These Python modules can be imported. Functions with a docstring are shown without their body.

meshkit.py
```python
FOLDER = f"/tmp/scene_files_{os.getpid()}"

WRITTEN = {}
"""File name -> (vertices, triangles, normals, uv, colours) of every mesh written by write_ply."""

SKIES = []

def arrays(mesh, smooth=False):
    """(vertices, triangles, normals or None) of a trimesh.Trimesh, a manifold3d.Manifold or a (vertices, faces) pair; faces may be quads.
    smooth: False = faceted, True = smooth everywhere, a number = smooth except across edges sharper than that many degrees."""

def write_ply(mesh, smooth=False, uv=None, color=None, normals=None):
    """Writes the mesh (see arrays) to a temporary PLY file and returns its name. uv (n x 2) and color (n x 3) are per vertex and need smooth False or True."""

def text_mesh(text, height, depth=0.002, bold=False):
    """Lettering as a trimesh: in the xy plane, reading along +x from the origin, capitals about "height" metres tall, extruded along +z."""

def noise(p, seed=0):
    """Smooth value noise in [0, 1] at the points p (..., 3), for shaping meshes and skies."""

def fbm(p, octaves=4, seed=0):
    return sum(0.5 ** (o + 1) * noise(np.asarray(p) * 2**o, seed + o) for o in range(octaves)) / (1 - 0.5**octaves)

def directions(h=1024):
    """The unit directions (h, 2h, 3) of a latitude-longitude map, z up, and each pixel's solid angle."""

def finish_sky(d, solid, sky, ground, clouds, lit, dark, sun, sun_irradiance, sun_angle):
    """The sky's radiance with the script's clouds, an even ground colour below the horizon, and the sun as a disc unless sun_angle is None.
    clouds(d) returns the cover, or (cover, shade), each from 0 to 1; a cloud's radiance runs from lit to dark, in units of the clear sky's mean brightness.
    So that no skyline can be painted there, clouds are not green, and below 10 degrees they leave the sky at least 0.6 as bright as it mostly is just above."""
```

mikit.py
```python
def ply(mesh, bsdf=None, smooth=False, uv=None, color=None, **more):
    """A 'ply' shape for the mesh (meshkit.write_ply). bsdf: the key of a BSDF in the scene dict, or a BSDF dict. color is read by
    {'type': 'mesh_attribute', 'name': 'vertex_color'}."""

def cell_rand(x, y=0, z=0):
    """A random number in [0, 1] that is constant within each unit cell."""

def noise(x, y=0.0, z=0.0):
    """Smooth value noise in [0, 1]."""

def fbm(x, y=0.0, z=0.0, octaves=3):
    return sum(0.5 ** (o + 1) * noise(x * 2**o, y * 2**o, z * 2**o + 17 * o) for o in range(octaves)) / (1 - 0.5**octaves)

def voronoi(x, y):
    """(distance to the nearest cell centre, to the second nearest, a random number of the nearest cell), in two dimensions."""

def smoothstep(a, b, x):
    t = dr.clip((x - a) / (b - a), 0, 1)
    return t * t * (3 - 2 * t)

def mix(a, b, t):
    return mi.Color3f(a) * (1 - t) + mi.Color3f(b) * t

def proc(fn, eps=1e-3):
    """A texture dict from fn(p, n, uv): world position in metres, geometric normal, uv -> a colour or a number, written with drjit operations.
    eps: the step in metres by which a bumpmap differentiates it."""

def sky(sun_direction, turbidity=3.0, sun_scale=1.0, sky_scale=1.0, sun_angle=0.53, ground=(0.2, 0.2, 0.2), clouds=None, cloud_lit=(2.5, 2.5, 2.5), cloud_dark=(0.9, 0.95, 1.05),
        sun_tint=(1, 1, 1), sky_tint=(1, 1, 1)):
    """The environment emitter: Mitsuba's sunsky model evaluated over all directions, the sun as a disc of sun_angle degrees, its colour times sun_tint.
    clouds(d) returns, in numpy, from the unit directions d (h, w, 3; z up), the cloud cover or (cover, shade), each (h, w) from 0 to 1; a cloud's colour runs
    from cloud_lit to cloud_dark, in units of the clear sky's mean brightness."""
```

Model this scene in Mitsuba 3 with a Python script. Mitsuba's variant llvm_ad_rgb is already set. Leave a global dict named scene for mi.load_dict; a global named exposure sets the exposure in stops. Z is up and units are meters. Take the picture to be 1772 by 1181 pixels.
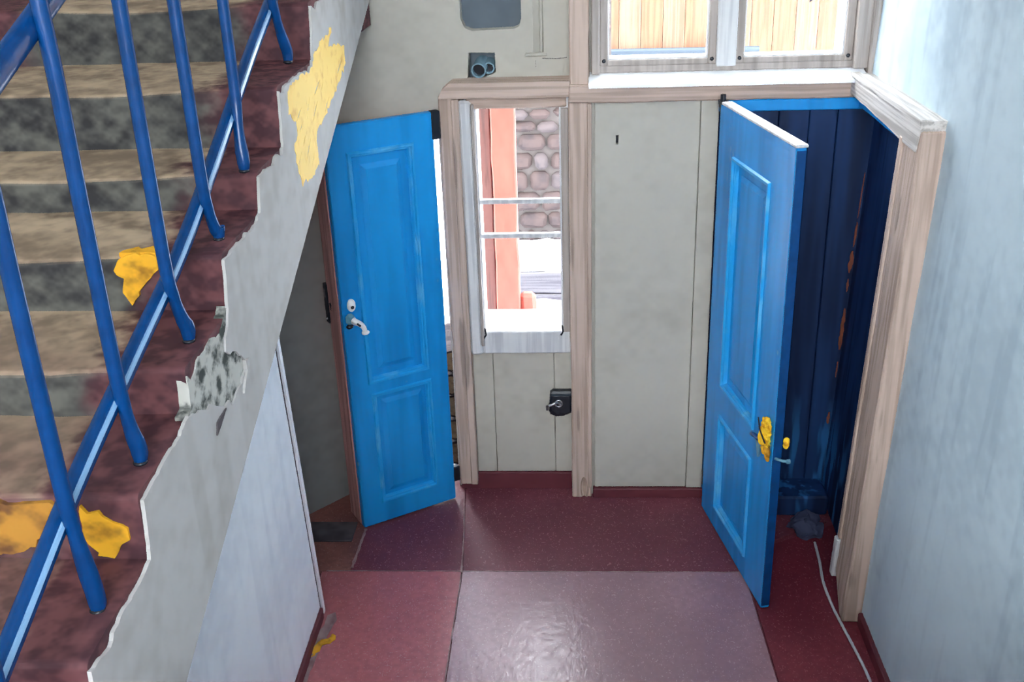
import math, numpy as np, trimesh, manifold3d as m3, drjit as dr, mitsuba as mi, mikit, meshkit
from shapely.geometry import Polygon
from mikit import proc, noise, fbm, smoothstep, mix

# ---------------------------------------------------------------- camera, sky, exposure
T = mi.ScalarTransform4f
EYE = np.array([0.0, 0.0, 2.8])
FWD = np.array([-0.058, 0.912, -0.406]); FWD /= np.linalg.norm(FWD)
UPV = np.array([0.009, 0.407, 0.913])
scene, labels = {}, {}
scene['camera'] = {'type': 'perspective', 'fov': 2 * math.degrees(math.atan(886 / 1825.0)), 'fov_axis': 'x', 'near_clip': 0.05, 'far_clip': 200.0,
                   'to_world': T().look_at(origin=EYE.tolist(), target=(EYE + FWD).tolist(), up=UPV.tolist())}
def overcast(d):
    c = meshkit.fbm(d * 2.2, 4, 3)
    return np.full(c.shape, 0.97), 0.35 * c
scene['sky'] = mikit.sky((0.4, 0.5, 0.75), sun_scale=0.0, sky_scale=1.0, clouds=overcast, cloud_lit=(2.3, 2.45, 2.6), cloud_dark=(1.9, 2.05, 2.2), ground=(0.5, 0.5, 0.5))
exposure = 6.35

# ---------------------------------------------------------------- helpers
def lin(r, g, b):
    return [((c / 255 + 0.055) / 1.055) ** 2.4 if c > 10 else c / 255 / 12.92 for c in (r, g, b)]
cat = trimesh.util.concatenate
used = set()
def key_of(name):
    k, i = name, 0
    while k in used:
        i += 1; k = f'{name}_{i:03d}'
    used.add(k); return k
def thing(name, label, category, group=None, kind=None):
    k = key_of(name); d = {'label': label, 'category': category}
    if group: d['group'] = group
    if kind: d['kind'] = kind
    labels[k] = d; return k
def struct(name, label, category): return thing(name, label, category, None, 'structure')
def tm(m):
    if hasattr(m, 'to_mesh'):
        q = m.to_mesh(); return trimesh.Trimesh(np.array(q.vert_properties[:, :3]), np.array(q.tri_verts), process=False)
    return m
def part(parent, name, mesh, mat, smooth=False, label=None, kind=None):
    k = key_of(parent + '__' + name)
    scene[k] = mikit.ply(tm(mesh), mat, smooth=smooth)
    if label or kind:
        labels[k] = {}
        if label: labels[k]['label'] = label
        if kind: labels[k]['kind'] = kind
    return k
def solo(k, mesh, mat, smooth=False):
    scene[k] = mikit.ply(tm(mesh), mat, smooth=smooth); return k
def mf(mesh):
    mesh = trimesh.Trimesh(mesh.vertices, mesh.faces); mesh.merge_vertices()
    return m3.Manifold(m3.Mesh(np.array(mesh.vertices, np.float32), np.array(mesh.faces, np.uint32)))
def box(x0, x1, y0, y1, z0, z1):
    return m3.Manifold.cube([x1 - x0, y1 - y0, z1 - z0]).translate([x0, y0, z0])
def cb(x0, x1, y0, y1, z0, z1, c=0.004):
    """A box with chamfered edges."""
    p = []
    for x in (0, 1):
        for y in (0, 1):
            for z in (0, 1):
                q = [(x0, x1)[x], (y0, y1)[y], (z0, z1)[z]]; s = [1 - 2 * x, 1 - 2 * y, 1 - 2 * z]
                for k in range(3):
                    v = list(q)
                    for j in range(3):
                        if j != k: v[j] += s[j] * c
                    p.append(v)
    return m3.Manifold.hull_points(p)
def tcb(*a, **k): return tm(cb(*a, **k))
def warp(mesh, f):
    mesh = tm(mesh).copy(); mesh.vertices = f(np.array(mesh.vertices)); return mesh
def rough(mesh, amp, freq, step=None, seed=0, axes=(1, 1, 1)):
    """Displaces the vertices by smooth noise after refining the mesh to edges of about step."""
    if step: mesh = mf(tm(mesh)).refine_to_length(step)
    mesh = tm(mesh).copy(); v = np.array(mesh.vertices)
    d = np.stack([meshkit.fbm(v * freq + 31.7 * k, 3, seed + 7 * k) - 0.5 for k in range(3)], 1)
    mesh.vertices = v + d * amp * 2 * np.array(axes); return mesh
def extr(poly, axis, a, b):
    """Extrudes a 2-D polygon: axis 'x' takes (y, z) points, 'y' takes (x, z), 'z' takes (x, y); between a and b along the axis."""
    if isinstance(poly, (list, tuple)): poly = Polygon(poly)
    poly = poly.buffer(0)
    m = cat([trimesh.creation.extrude_polygon(g, b - a, engine='earcut') for g in getattr(poly, 'geoms', [poly])]); v = m.vertices.copy()
    if axis == 'x': w = np.stack([v[:, 2] + a, v[:, 0], v[:, 1]], 1)
    elif axis == 'y': w = np.stack([v[:, 0], v[:, 2] + a, v[:, 1]], 1)
    else: w = np.stack([v[:, 0], v[:, 1], v[:, 2] + a], 1)
    m.vertices = w
    if axis == 'y': m.invert()
    return m
def jag(pts, amp, step, seed, closed=True):
    """A polygon's outline cut into short steps with a ragged offset."""
    rng = np.random.default_rng(seed); out = []; pts = [np.array(p, float) for p in pts]
    for i in range(len(pts) if closed else len(pts) - 1):
        a, b = pts[i], pts[(i + 1) % len(pts)]; n = max(1, int(np.linalg.norm(b - a) / step))
        for k in range(n): out.append(a + (b - a) * k / n + rng.normal(0, amp, 2) * (1 if k else 0.4))
    if not closed: out.append(pts[-1])
    return out
def tube(path, r, sides=10, flat=1.0):
    """A rod along the path; r a number or one per point."""
    p = np.array(path, float); n = len(p); r = np.broadcast_to(r, n)
    t = np.gradient(p, axis=0); t /= np.linalg.norm(t, axis=1, keepdims=True)
    ref = np.array([1.0, 0.02, 0.03]) if abs(t[0][0]) < 0.9 else np.array([0, 0, 1.0])
    v, f = [], []
    for i in range(n):
        u = np.cross(t[i], ref); u /= np.linalg.norm(u); w = np.cross(t[i], u)
        for k in range(sides):
            a = 2 * math.pi * k / sides; v.append(p[i] + r[i] * (u * math.cos(a) + w * math.sin(a) * flat))
    for i in range(n - 1):
        for k in range(sides):
            a, b = i * sides + k, i * sides + (k + 1) % sides
            f += [[a, b, b + sides], [a, b + sides, a + sides]]
    v += [p[0], p[-1]]; c0, c1 = len(v) - 2, len(v) - 1
    for k in range(sides):
        f += [[c0, (k + 1) % sides, k], [c1, (n - 1) * sides + k, (n - 1) * sides + (k + 1) % sides]]
    m = trimesh.Trimesh(np.array(v), np.array(f), process=False); m.fix_normals(); return m
def smooth_path(pts, n=8):
    p = np.array(pts, float); out = []
    for i in range(len(p) - 1):
        a, b, c, d = p[max(i - 1, 0)], p[i], p[i + 1], p[min(i + 2, len(p) - 1)]
        for k in range(n):
            t = k / n; out.append(0.5 * (2 * b + (c - a) * t + (2 * a - 5 * b + 4 * c - d) * t * t + (3 * b - a - 3 * c + d) * t ** 3))
    out.append(p[-1]); return np.array(out)
def ball(c, r, sub=3, scale=(1, 1, 1)):
    m = trimesh.creation.icosphere(sub, r); m.vertices = m.vertices * np.array(scale) + np.array(c); return m
def cyl(a, b, r, sides=20):
    a, b = np.array(a, float), np.array(b, float)
    return trimesh.creation.cylinder(r, segment=[a, b], sections=sides)

# ---------------------------------------------------------------- materials
def mat(name, color, rough=0.6, spec=0.4, bump=None, bscale=0.001, metallic=0.0, coat=0.0, eps=1e-3):
    b = {'type': 'principled', 'base_color': {'type': 'rgb', 'value': list(map(float, color))} if not callable(color) else proc(color),
         'roughness': rough if not callable(rough) else proc(rough), 'specular': spec, 'metallic': metallic}
    if coat: b['clearcoat'] = coat; b['clearcoat_gloss'] = 0.85
    if bump: b = {'type': 'bumpmap', 'arbitrary': proc(bump, eps=eps), 'scale': bscale, 'bsdf': b}
    scene[name] = {'type': 'twosided', 'bsdf': b}
    return name
def plaster(c, dirt, amount, s=3.0, streak=0.0):
    def f(p, n, uv):
        a = fbm(p.x * s, p.y * s, p.z * s * 0.7, 4)
        b = fbm(p.x * 22, p.y * 22, p.z * 22, 2)
        st = fbm(p.x * 16, p.y * 16, p.z * 1.3 + 9, 3)
        t = smoothstep(0.42, 0.75, a * 0.7 + b * 0.3) * amount + smoothstep(0.5, 0.75, st) * streak
        return mix(c, dirt, dr.clip(t, 0, 1))
    return f
bump_wall = lambda p, n, uv: fbm(p.x * 9, p.y * 9, p.z * 6, 3) + 0.12 * noise(p.x * 90, p.y * 90, p.z * 90)
mat('beige_plaster', plaster(lin(180, 175, 164), lin(162, 157, 145), 0.6), 0.75, 0.3, bump_wall, 0.006)
mat('pale_blue_plaster', plaster(lin(178, 194, 203), lin(158, 175, 186), 0.7, 2.2, 0.5), 0.8, 0.15, bump_wall, 0.008)
mat('white_plaster', plaster(lin(234, 241, 246), lin(216, 224, 232), 0.6, 3.0, 0.4), 0.6, 0.4, bump_wall, 0.007)
mat('stringer_plaster', plaster(lin(180, 177, 174), lin(160, 155, 148), 0.6, 4.0, 0.3), 0.75, 0.3, bump_wall, 0.006)
def hole_col(p, n, uv):
    a = fbm(p.x * 30, p.y * 30, p.z * 30, 4)
    return mix(lin(184, 182, 174), lin(70, 74, 70), smoothstep(0.40, 0.70, a))
mat('grey_passage_paint', plaster(lin(130, 134, 132), lin(112, 116, 114), 0.6), 0.7, 0.3, bump_wall, 0.006)
mat('recess_shade', plaster(lin(98, 107, 114), lin(84, 92, 100), 0.6), 0.8, 0.2)  # shade put into the colour, for the niche and hole backs
mat('broken_plaster', hole_col, 0.9, 0.2, lambda p, n, uv: fbm(p.x * 60, p.y * 60, p.z * 60, 3), 0.01)
def wood(c, d, axis, crack=0.5):
    def f(p, n, uv):
        q = [p.x * 70, p.y * 70, p.z * 70]; q[axis] = q[axis] * 0.03
        a = fbm(q[0], q[1], q[2], 3)
        r = [p.x * 24, p.y * 24, p.z * 24]; r[axis] = r[axis] * 0.1
        w = fbm(r[0] + 5, r[1], r[2], 3)
        k = smoothstep(0.66, 0.74, w) * crack
        return mix(mix(c, d, smoothstep(0.35, 0.7, a)), [x * 0.35 for x in d], k)
    return f
def wood_bump(axis):
    def f(p, n, uv):
        q = [p.x * 80, p.y * 80, p.z * 80]; q[axis] = q[axis] * 0.03
        r = [p.x * 24, p.y * 24, p.z * 24]; r[axis] = r[axis] * 0.1
        return fbm(q[0], q[1], q[2], 2) * 0.4 - smoothstep(0.64, 0.74, fbm(r[0] + 5, r[1], r[2], 3)) * 0.8
    return f
taupe, taupe_d = lin(190, 168, 154), lin(164, 142, 128)
mat('taupe_wood_up', wood(taupe, taupe_d, 2), 0.6, 0.4, wood_bump(2), 0.004)
mat('taupe_wood_across', wood(taupe, taupe_d, 0), 0.6, 0.4, wood_bump(0), 0.004)
mat('taupe_wood_deep', wood(lin(208, 202, 196), lin(164, 157, 150), 1), 0.5, 0.4, wood_bump(1), 0.006)
mat('grey_frame_wood', wood(lin(164, 154, 147), lin(142, 132, 125), 2, 0.25), 0.45, 0.5, wood_bump(2), 0.002)
mat('white_frame_wood', wood(lin(206, 206, 206), lin(184, 184, 186), 2, 0.15), 0.35, 0.5, wood_bump(2), 0.002)
mat('white_sill_paint', plaster(lin(244, 246, 248), lin(232, 234, 238), 0.5), 0.4, 0.5)
def blue_paint(p, n, uv):
    a = fbm(p.x * 14, p.y * 14, p.z * 1.2, 3); b = fbm(p.x * 40, p.y * 40, p.z * 20, 2)
    c = mix(lin(22, 142, 212), lin(14, 124, 192), smoothstep(0.35, 0.7, a))
    return mix(c, lin(120, 165, 190), smoothstep(0.70, 0.82, b * 0.5 + a * 0.5) * 0.6)
mat('blue_door_paint', blue_paint, 0.36, 0.5, lambda p, n, uv: fbm(p.x * 60, p.y * 60, p.z * 2.5, 3), 0.0035)
mat('blue_edge_paint', lambda p, n, uv: mix(lin(32, 148, 212), lin(84, 172, 220), smoothstep(0.45, 0.8, fbm(p.x * 20, p.y * 20, p.z * 9, 3))), 0.32, 0.5)
mat('blue_rail_paint', lambda p, n, uv: mix(lin(3, 66, 124), lin(2, 50, 98), fbm(p.x * 25, p.y * 25, p.z * 25, 3)), 0.25, 0.3, lambda p, n, uv: fbm(p.x * 40, p.y * 40, p.z * 18, 2), 0.0012, coat=0.3)
def navy(p, n, uv):
    a = fbm(p.x * 16, p.y * 16, p.z * 1.0, 3)
    w = smoothstep(0.52, 0.68, fbm(p.x * 26 + 3, p.y * 26, p.z * 3, 3)) * smoothstep(0.62, 0.2, p.z)
    return mix(mix(lin(22, 50, 92), lin(14, 32, 62), smoothstep(0.3, 0.7, a)), lin(44, 104, 160), w * 0.8)
mat('navy_board_paint', navy, 0.6, 0.3, lambda p, n, uv: fbm(p.x * 40, p.y * 40, p.z * 2, 3), 0.003)
mat('orange_chip', lambda p, n, uv: mix(lin(150, 84, 58), lin(96, 52, 40), fbm(p.x * 30, p.y * 30, p.z * 20, 3)), 0.8, 0.2)
mat('red_brown_wood', wood(lin(188, 138, 132), lin(160, 114, 108), 2, 0.3), 0.6, 0.3, wood_bump(2), 0.002)
mat('maroon_paint', lambda p, n, uv: mix(lin(112, 52, 58), lin(84, 38, 46), fbm(p.x * 9, p.y * 9, p.z * 9, 4)), 0.5, 0.4, bump_wall, 0.004)
def lino(c, d, e):
    def f(p, n, uv):
        a = fbm(p.x * 2.2, p.y * 2.2, 0, 3); s = noise(p.x * 210, p.y * 150, 3); h = fbm(p.x * 60, p.y * 60, 1, 2)
        col = mix(c, d, smoothstep(0.3, 0.7, a))
        return mix(mix(col, [x * 0.8 for x in d], h * 0.5), e, smoothstep(0.80, 0.92, s) * 0.55)
    return f
lb = lambda p, n, uv: fbm(p.x * 70, p.y * 50, 0, 3)
lr = lambda base: (lambda p, n, uv: base + 0.14 * fbm(p.x * 40, p.y * 40, 0, 3))
mat('linoleum_dark', lino(lin(126, 66, 76), lin(112, 58, 68), lin(160, 116, 118)), lr(0.40), 0.4, lb, 0.002)
mat('linoleum_red', lino(lin(182, 104, 106), lin(164, 92, 96), lin(190, 140, 140)), lr(0.30), 0.6, lb, 0.001)
mat('linoleum_sheen_tint', lino(lin(168, 128, 136), lin(150, 112, 120), lin(184, 152, 154)), lr(0.25), 0.9, lb, 0.0012)  # paler tint puts the floor gloss into the colour
mat('linoleum_crimson', lino(lin(124, 50, 60), lin(106, 44, 54), lin(150, 96, 100)), lr(0.42), 0.3, lb, 0.002)
mat('linoleum_stained', lino(lin(150, 96, 84), lin(110, 70, 68), lin(160, 116, 110)), lr(0.42), 0.4, lb, 0.002)
mat('seam_filler', lambda p, n, uv: mix(lin(176, 150, 148), lin(120, 84, 86), fbm(p.x * 30, p.y * 30, 0, 3)), 0.8, 0.2)
mat('dark_grey_board', plaster(lin(88, 82, 84), lin(60, 52, 56), 0.8, 6), 0.7, 0.2)
STEP_Y = [1.37, 1.668, 1.99, 2.32, 2.675, 2.965, 3.44]
STEP_Z = [1.60, 1.745, 1.857, 2.0, 2.10, 2.27, 2.447]
def step_col(p, n, uv):
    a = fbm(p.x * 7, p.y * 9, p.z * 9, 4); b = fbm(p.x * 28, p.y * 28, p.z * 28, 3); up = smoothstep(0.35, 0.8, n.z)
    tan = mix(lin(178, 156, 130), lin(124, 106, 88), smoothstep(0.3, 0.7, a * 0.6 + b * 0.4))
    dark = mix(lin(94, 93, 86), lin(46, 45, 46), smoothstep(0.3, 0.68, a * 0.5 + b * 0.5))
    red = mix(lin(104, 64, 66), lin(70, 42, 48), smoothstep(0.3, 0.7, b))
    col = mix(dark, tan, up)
    edge = smoothstep(-1.09, -0.98, p.x + 0.16 * (a - 0.5) + 0.10 * (b - 0.5))
    left = smoothstep(-1.72, -1.84, p.x + 0.2 * (a - 0.5))
    low = smoothstep(1.80, 1.60, p.y + 0.5 * (a - 0.5)) * 0.85
    low = dr.maximum(low, smoothstep(2.4, 1.7, p.y + 0.4 * (b - 0.5)) * 0.45 * up)
    return mix(col, red, dr.clip(dr.maximum(dr.maximum(edge, left), low), 0, 1))
mat('worn_step', step_col, 0.7, 0.3, lambda p, n, uv: fbm(p.x * 18, p.y * 18, p.z * 18, 4), 0.008)
mat('yellow_paint', lambda p, n, uv: mix(lin(250, 212, 122), lin(226, 180, 92), smoothstep(0.5, 0.85, fbm(p.x * 24, p.y * 24, p.z * 24, 4))), 0.6, 0.3)
mat('ochre_paint', lambda p, n, uv: mix(lin(226, 166, 40), lin(150, 100, 30), smoothstep(0.4, 0.75, fbm(p.x * 24, p.y * 24, p.z * 24, 4))), 0.7, 0.3)
mat('ochre_worn', lambda p, n, uv: mix(lin(176, 124, 50), lin(96, 62, 40), smoothstep(0.38, 0.7, fbm(p.x * 18, p.y * 18, p.z * 18, 4))), 0.7, 0.3)
mat('black_iron', lin(22, 26, 34), 0.4, 0.5)
mat('chrome', lin(200, 205, 210), 0.18, 0.5, metallic=1.0)
mat('enamel_white', lin(236, 236, 232), 0.25, 0.5)
mat('tarnished_blue', lin(92, 140, 160), 0.4, 0.5)
mat('pipe_grey', lin(120, 150, 164), 0.4, 0.5)
mat('cord_white', lin(196, 198, 204), 0.6, 0.3)
mat('yellow_cloth', lambda p, n, uv: mix(lin(250, 206, 50), lin(214, 150, 30), smoothstep(0.4, 0.7, fbm(p.x * 60, p.y * 60, p.z * 60, 3))), 0.7, 0.2)
mat('rag_dark', lin(66, 70, 92), 0.9, 0.1)
mat('snow', plaster(lin(226, 230, 236), lin(206, 212, 222), 0.5), 0.8, 0.2)
mat('red_post_paint', lambda p, n, uv: mix(lin(168, 90, 80), lin(150, 74, 66), fbm(p.x * 20, p.y * 20, p.z * 6, 3)), 0.8, 0.2)
mat('grey_post_wood', wood(lin(104, 74, 72), lin(80, 62, 62), 2), 0.8, 0.2)
mat('stone_a', plaster(lin(74, 66, 66), lin(52, 49, 51), 0.8, 9), 0.9, 0.2)
mat('stone_b', plaster(lin(67, 56, 54), lin(48, 43, 45), 0.8, 9), 0.9, 0.2)
mat('mortar', lin(78, 72, 70), 0.9, 0.2)
mat('plank_a', wood(lin(104, 77, 58), lin(92, 65, 48), 2, 0.1), 0.8, 0.2)
mat('plank_b', wood(lin(108, 84, 68), lin(94, 70, 55), 2, 0.1), 0.8, 0.2)
mat('grey_old_wood', wood(lin(84, 82, 86), lin(62, 60, 66), 0), 0.8, 0.2)
mat('rail_grey', lin(36, 48, 58), 0.5, 0.4)
mat('bark', wood(lin(52, 46, 48), lin(26, 24, 28), 0), 0.9, 0.1)
mat('log_end', lambda p, n, uv: mix(lin(126, 112, 92), lin(70, 58, 48), fbm(p.x * 50, p.y * 50, p.z * 50, 3)), 0.8, 0.2)
mat('ceiling_paint', lin(214, 216, 216), 0.8, 0.2)
scene['window_glass'] = {'type': 'thindielectric', 'int_ior': 1.5}

# ---------------------------------------------------------------- room: far wall
XW0, XWS = 1.143, 0.036                              # the right wall leans: x = XW0 + XWS * z
XW = lambda z: XW0 + XWS * z
CEIL = 5.6
WTOP = 3.5                                          # head of the tall double window
wf = struct('wall_far', 'beige plastered far wall with doorway, two windows and small niches', 'wall')
lower = box(-2.4, 0.0, 4.52, 4.74, -0.02, 1.96) + box(-2.4, 0.04, 4.52, 4.74, 1.95, CEIL + .02) + box(0.0, 1.6, 4.44, 4.74, -0.02, 1.96) + box(0.03, 1.6, 4.46, 4.74, 1.95, CEIL + .02)
cut = box(-0.72, -0.575, 4.4, 4.9, -0.1, 1.775)     # doorway
cut += box(-0.415, -0.04, 4.4, 4.9, 0.86, 1.885)    # small window
cut += box(0.14, 1.135, 4.3, 4.9, 2.055, WTOP)      # double window
nic = [(-0.462, 2.75), (-0.455, 2.25), (-0.44, 2.215), (-0.41, 2.203), (-0.235, 2.207), (-0.212, 2.217), (-0.203, 2.245), (-0.2, 2.75)]
nic = Polygon(nic).buffer(0.01).buffer(-0.01)
cut += mf(extr(nic, 'y', 4.4, 4.585))               # recessed niche
cut += mf(extr([(-0.428, 2.115), (-0.318, 2.112), (-0.316, 2.03), (-0.39, 2.0), (-0.41, 1.975), (-0.44, 1.975)], 'y', 4.4, 4.62))   # broken-out hole
cut += box(0.187, 0.198, 4.4, 4.47, 1.735, 1.775)   # keyhole slot
chan = m3.Manifold.hull_points([[x, y, z] for z in (2.108, 2.8) for x, y in ((-0.185, 4.50), (-0.118, 4.545), (-0.108, 4.50))])
cut += chan
part(wf, 'plaster', lower - cut, 'beige_plaster')
part(wf, 'channel_ledge', rough(cb(-0.19, -0.098, 4.505, 4.526, 2.095, 2.108, 0.002), 0.002, 40, 0.01), 'beige_plaster', label='small ledge at the foot of the wall channel')
part(wf, 'conduit', tube([(-0.122, 4.527, 2.11), (-0.121, 4.53, 2.5), (-0.121, 4.53, 3.0)], 0.007, 8), 'beige_plaster', True, label='painted-over vertical conduit')
# recess boards below the small window, with joints
for i, (a, b) in enumerate([(-0.474, -0.381), (-0.378, -0.093), (-0.090, 0.012)]):
    part(wf, 'panel_board', cb(a, b, 4.502, 4.524, 0.09, 0.745, 0.0015), 'beige_plaster')
for a, b in [(0.098, 0.536), (0.5385, 0.612)]:
    part(wf, 'panel_board', (cb(a, b, 4.424 - 0.008 * (a > .5), 4.45, 0.048, 1.93, 0.002) - box(0.187, 0.198, 4.4, 4.47, 1.735, 1.775)), 'beige_plaster')
part(wf, 'niche_lining', extr(nic.buffer(-0.002), 'y', 4.578, 4.584), 'recess_shade', label='back of the niche, coloured blue-grey for its shade')
part(wf, 'hole_lining', extr([(-0.427, 2.114), (-0.319, 2.111), (-0.317, 2.031), (-0.39, 2.001), (-0.41, 1.976), (-0.439, 1.976)], 'y', 4.60, 4.618), 'recess_shade', label='back of the broken hole, coloured dark for its shade')
part(wf, 'slot_backing', box(0.185, 0.2, 4.455, 4.466, 1.73, 1.78), 'black_iron', label='dark slot in the panel')

def crack(pts, w, y):
    rng = np.random.default_rng(len(used)); p = smooth_path([(a, 0, b) for a, b in pts], 6); o = [(q[0] + rng.normal(0, .0006), q[2] + w * rng.uniform(.3, 1)) for q in p]; u = [(q[0] + rng.normal(0, .0006), q[2] - w * rng.uniform(.3, 1)) for q in p[::-1]]
    part(wf, 'crack', extr(Polygon(o + u).buffer(0.0003), 'y', y - 0.0006, y + 0.003), 'dark_grey_board')
crack([(-0.12, 2.085), (-0.06, 2.082), (-0.015, 2.086)], 0.0012, 4.52)
crack([(-0.148, 2.075), (-0.146, 2.06), (-0.148, 2.05)], 0.0015, 4.52)
crack([(-0.41, 1.969), (-0.25, 1.966), (-0.02, 1.972)], 0.0016, 4.52)
# pipe end in the hole
pk = thing('pipe_stub', 'open grey pipe stub in the broken hole above the small window', 'pipe')
def ring_tube(a, b, ro, ri):
    a, b = np.array(a, float), np.array(b, float); d = (b - a) / np.linalg.norm(b - a)
    return mf(cyl(a, b, ro, 24)) - mf(cyl(a - d * 0.01, b - d * 0.012, ri, 24))
part(pk, 'elbow', ring_tube((-0.388, 4.505, 2.042), (-0.376, 4.61, 2.060), 0.032, 0.026), 'pipe_grey', 40)
part(pk, 'collar', ring_tube((-0.346, 4.525, 2.048), (-0.346, 4.61, 2.06), 0.025, 0.019), 'pipe_grey', 40)
part(pk, 'bore', cat([cyl((-0.385, 4.525, 2.046), (-0.378, 4.59, 2.056), 0.0255, 20), cyl((-0.346, 4.545, 2.051), (-0.346, 4.59, 2.057), 0.0185, 20)]), 'black_iron')
chip = thing('plaster_chunk', 'loose wedge of pale plaster lying in the hole beneath the pipe', 'plaster')
solo(chip, rough(m3.Manifold.hull_points([[-0.436, 4.50, 1.978], [-0.395, 4.495, 1.978], [-0.43, 4.56, 1.978], [-0.40, 4.56, 1.978], [-0.425, 4.50, 2.012], [-0.40, 4.50, 1.996], [-0.425, 4.55, 2.01]]), 0.002, 50, 0.01), 'stringer_plaster')

# angled wall of the passage left of the door, back wall, left outer wall, ceiling
wp = struct('wall_passage', 'grey-beige angled wall beyond the left door in the dark passage', 'wall')
A, B = np.array([-1.045, 4.52]), np.array([-2.35, 3.06]); d = (B - A) / np.linalg.norm(B - A); nn = np.array([-d[1], d[0]])
if nn[0] > 0: nn = -nn
def under(v):
    v = v.copy(); v[:, 2] = np.where(v[:, 2] > 1, 1.303 + (v[:, 1] - 1.802) * 0.388 - 0.01, v[:, 2]); return v
solo(wp, warp(extr([tuple(A), tuple(B), tuple(B + nn * 0.15), tuple(A + nn * 0.15)], 'z', -0.02, 2.5), under), 'grey_passage_paint')
wl = struct('wall_outer_left', 'plain outer wall along the far side of the stair', 'wall')
solo(wl, box(-2.4, -2.15, -2.0, 4.6, -0.02, CEIL), 'beige_plaster')
wb = struct('wall_back', 'plain wall of the stairwell behind the camera with an unseen opening added for fill daylight', 'wall')
solo(wb, box(-2.4, 1.6, -2.2, -2.0, -0.02, CEIL) - box(-1.6, 1.0, -2.3, -1.9, 2.5, 4.6), 'pale_blue_plaster')  # opening behind the camera added to let in fill daylight
cl = struct('ceiling', 'pale ceiling of the stairwell', 'ceiling')
solo(cl, box(-2.4, 1.6, -2.2, 4.74, CEIL, CEIL + 0.15), 'ceiling_paint')

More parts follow.
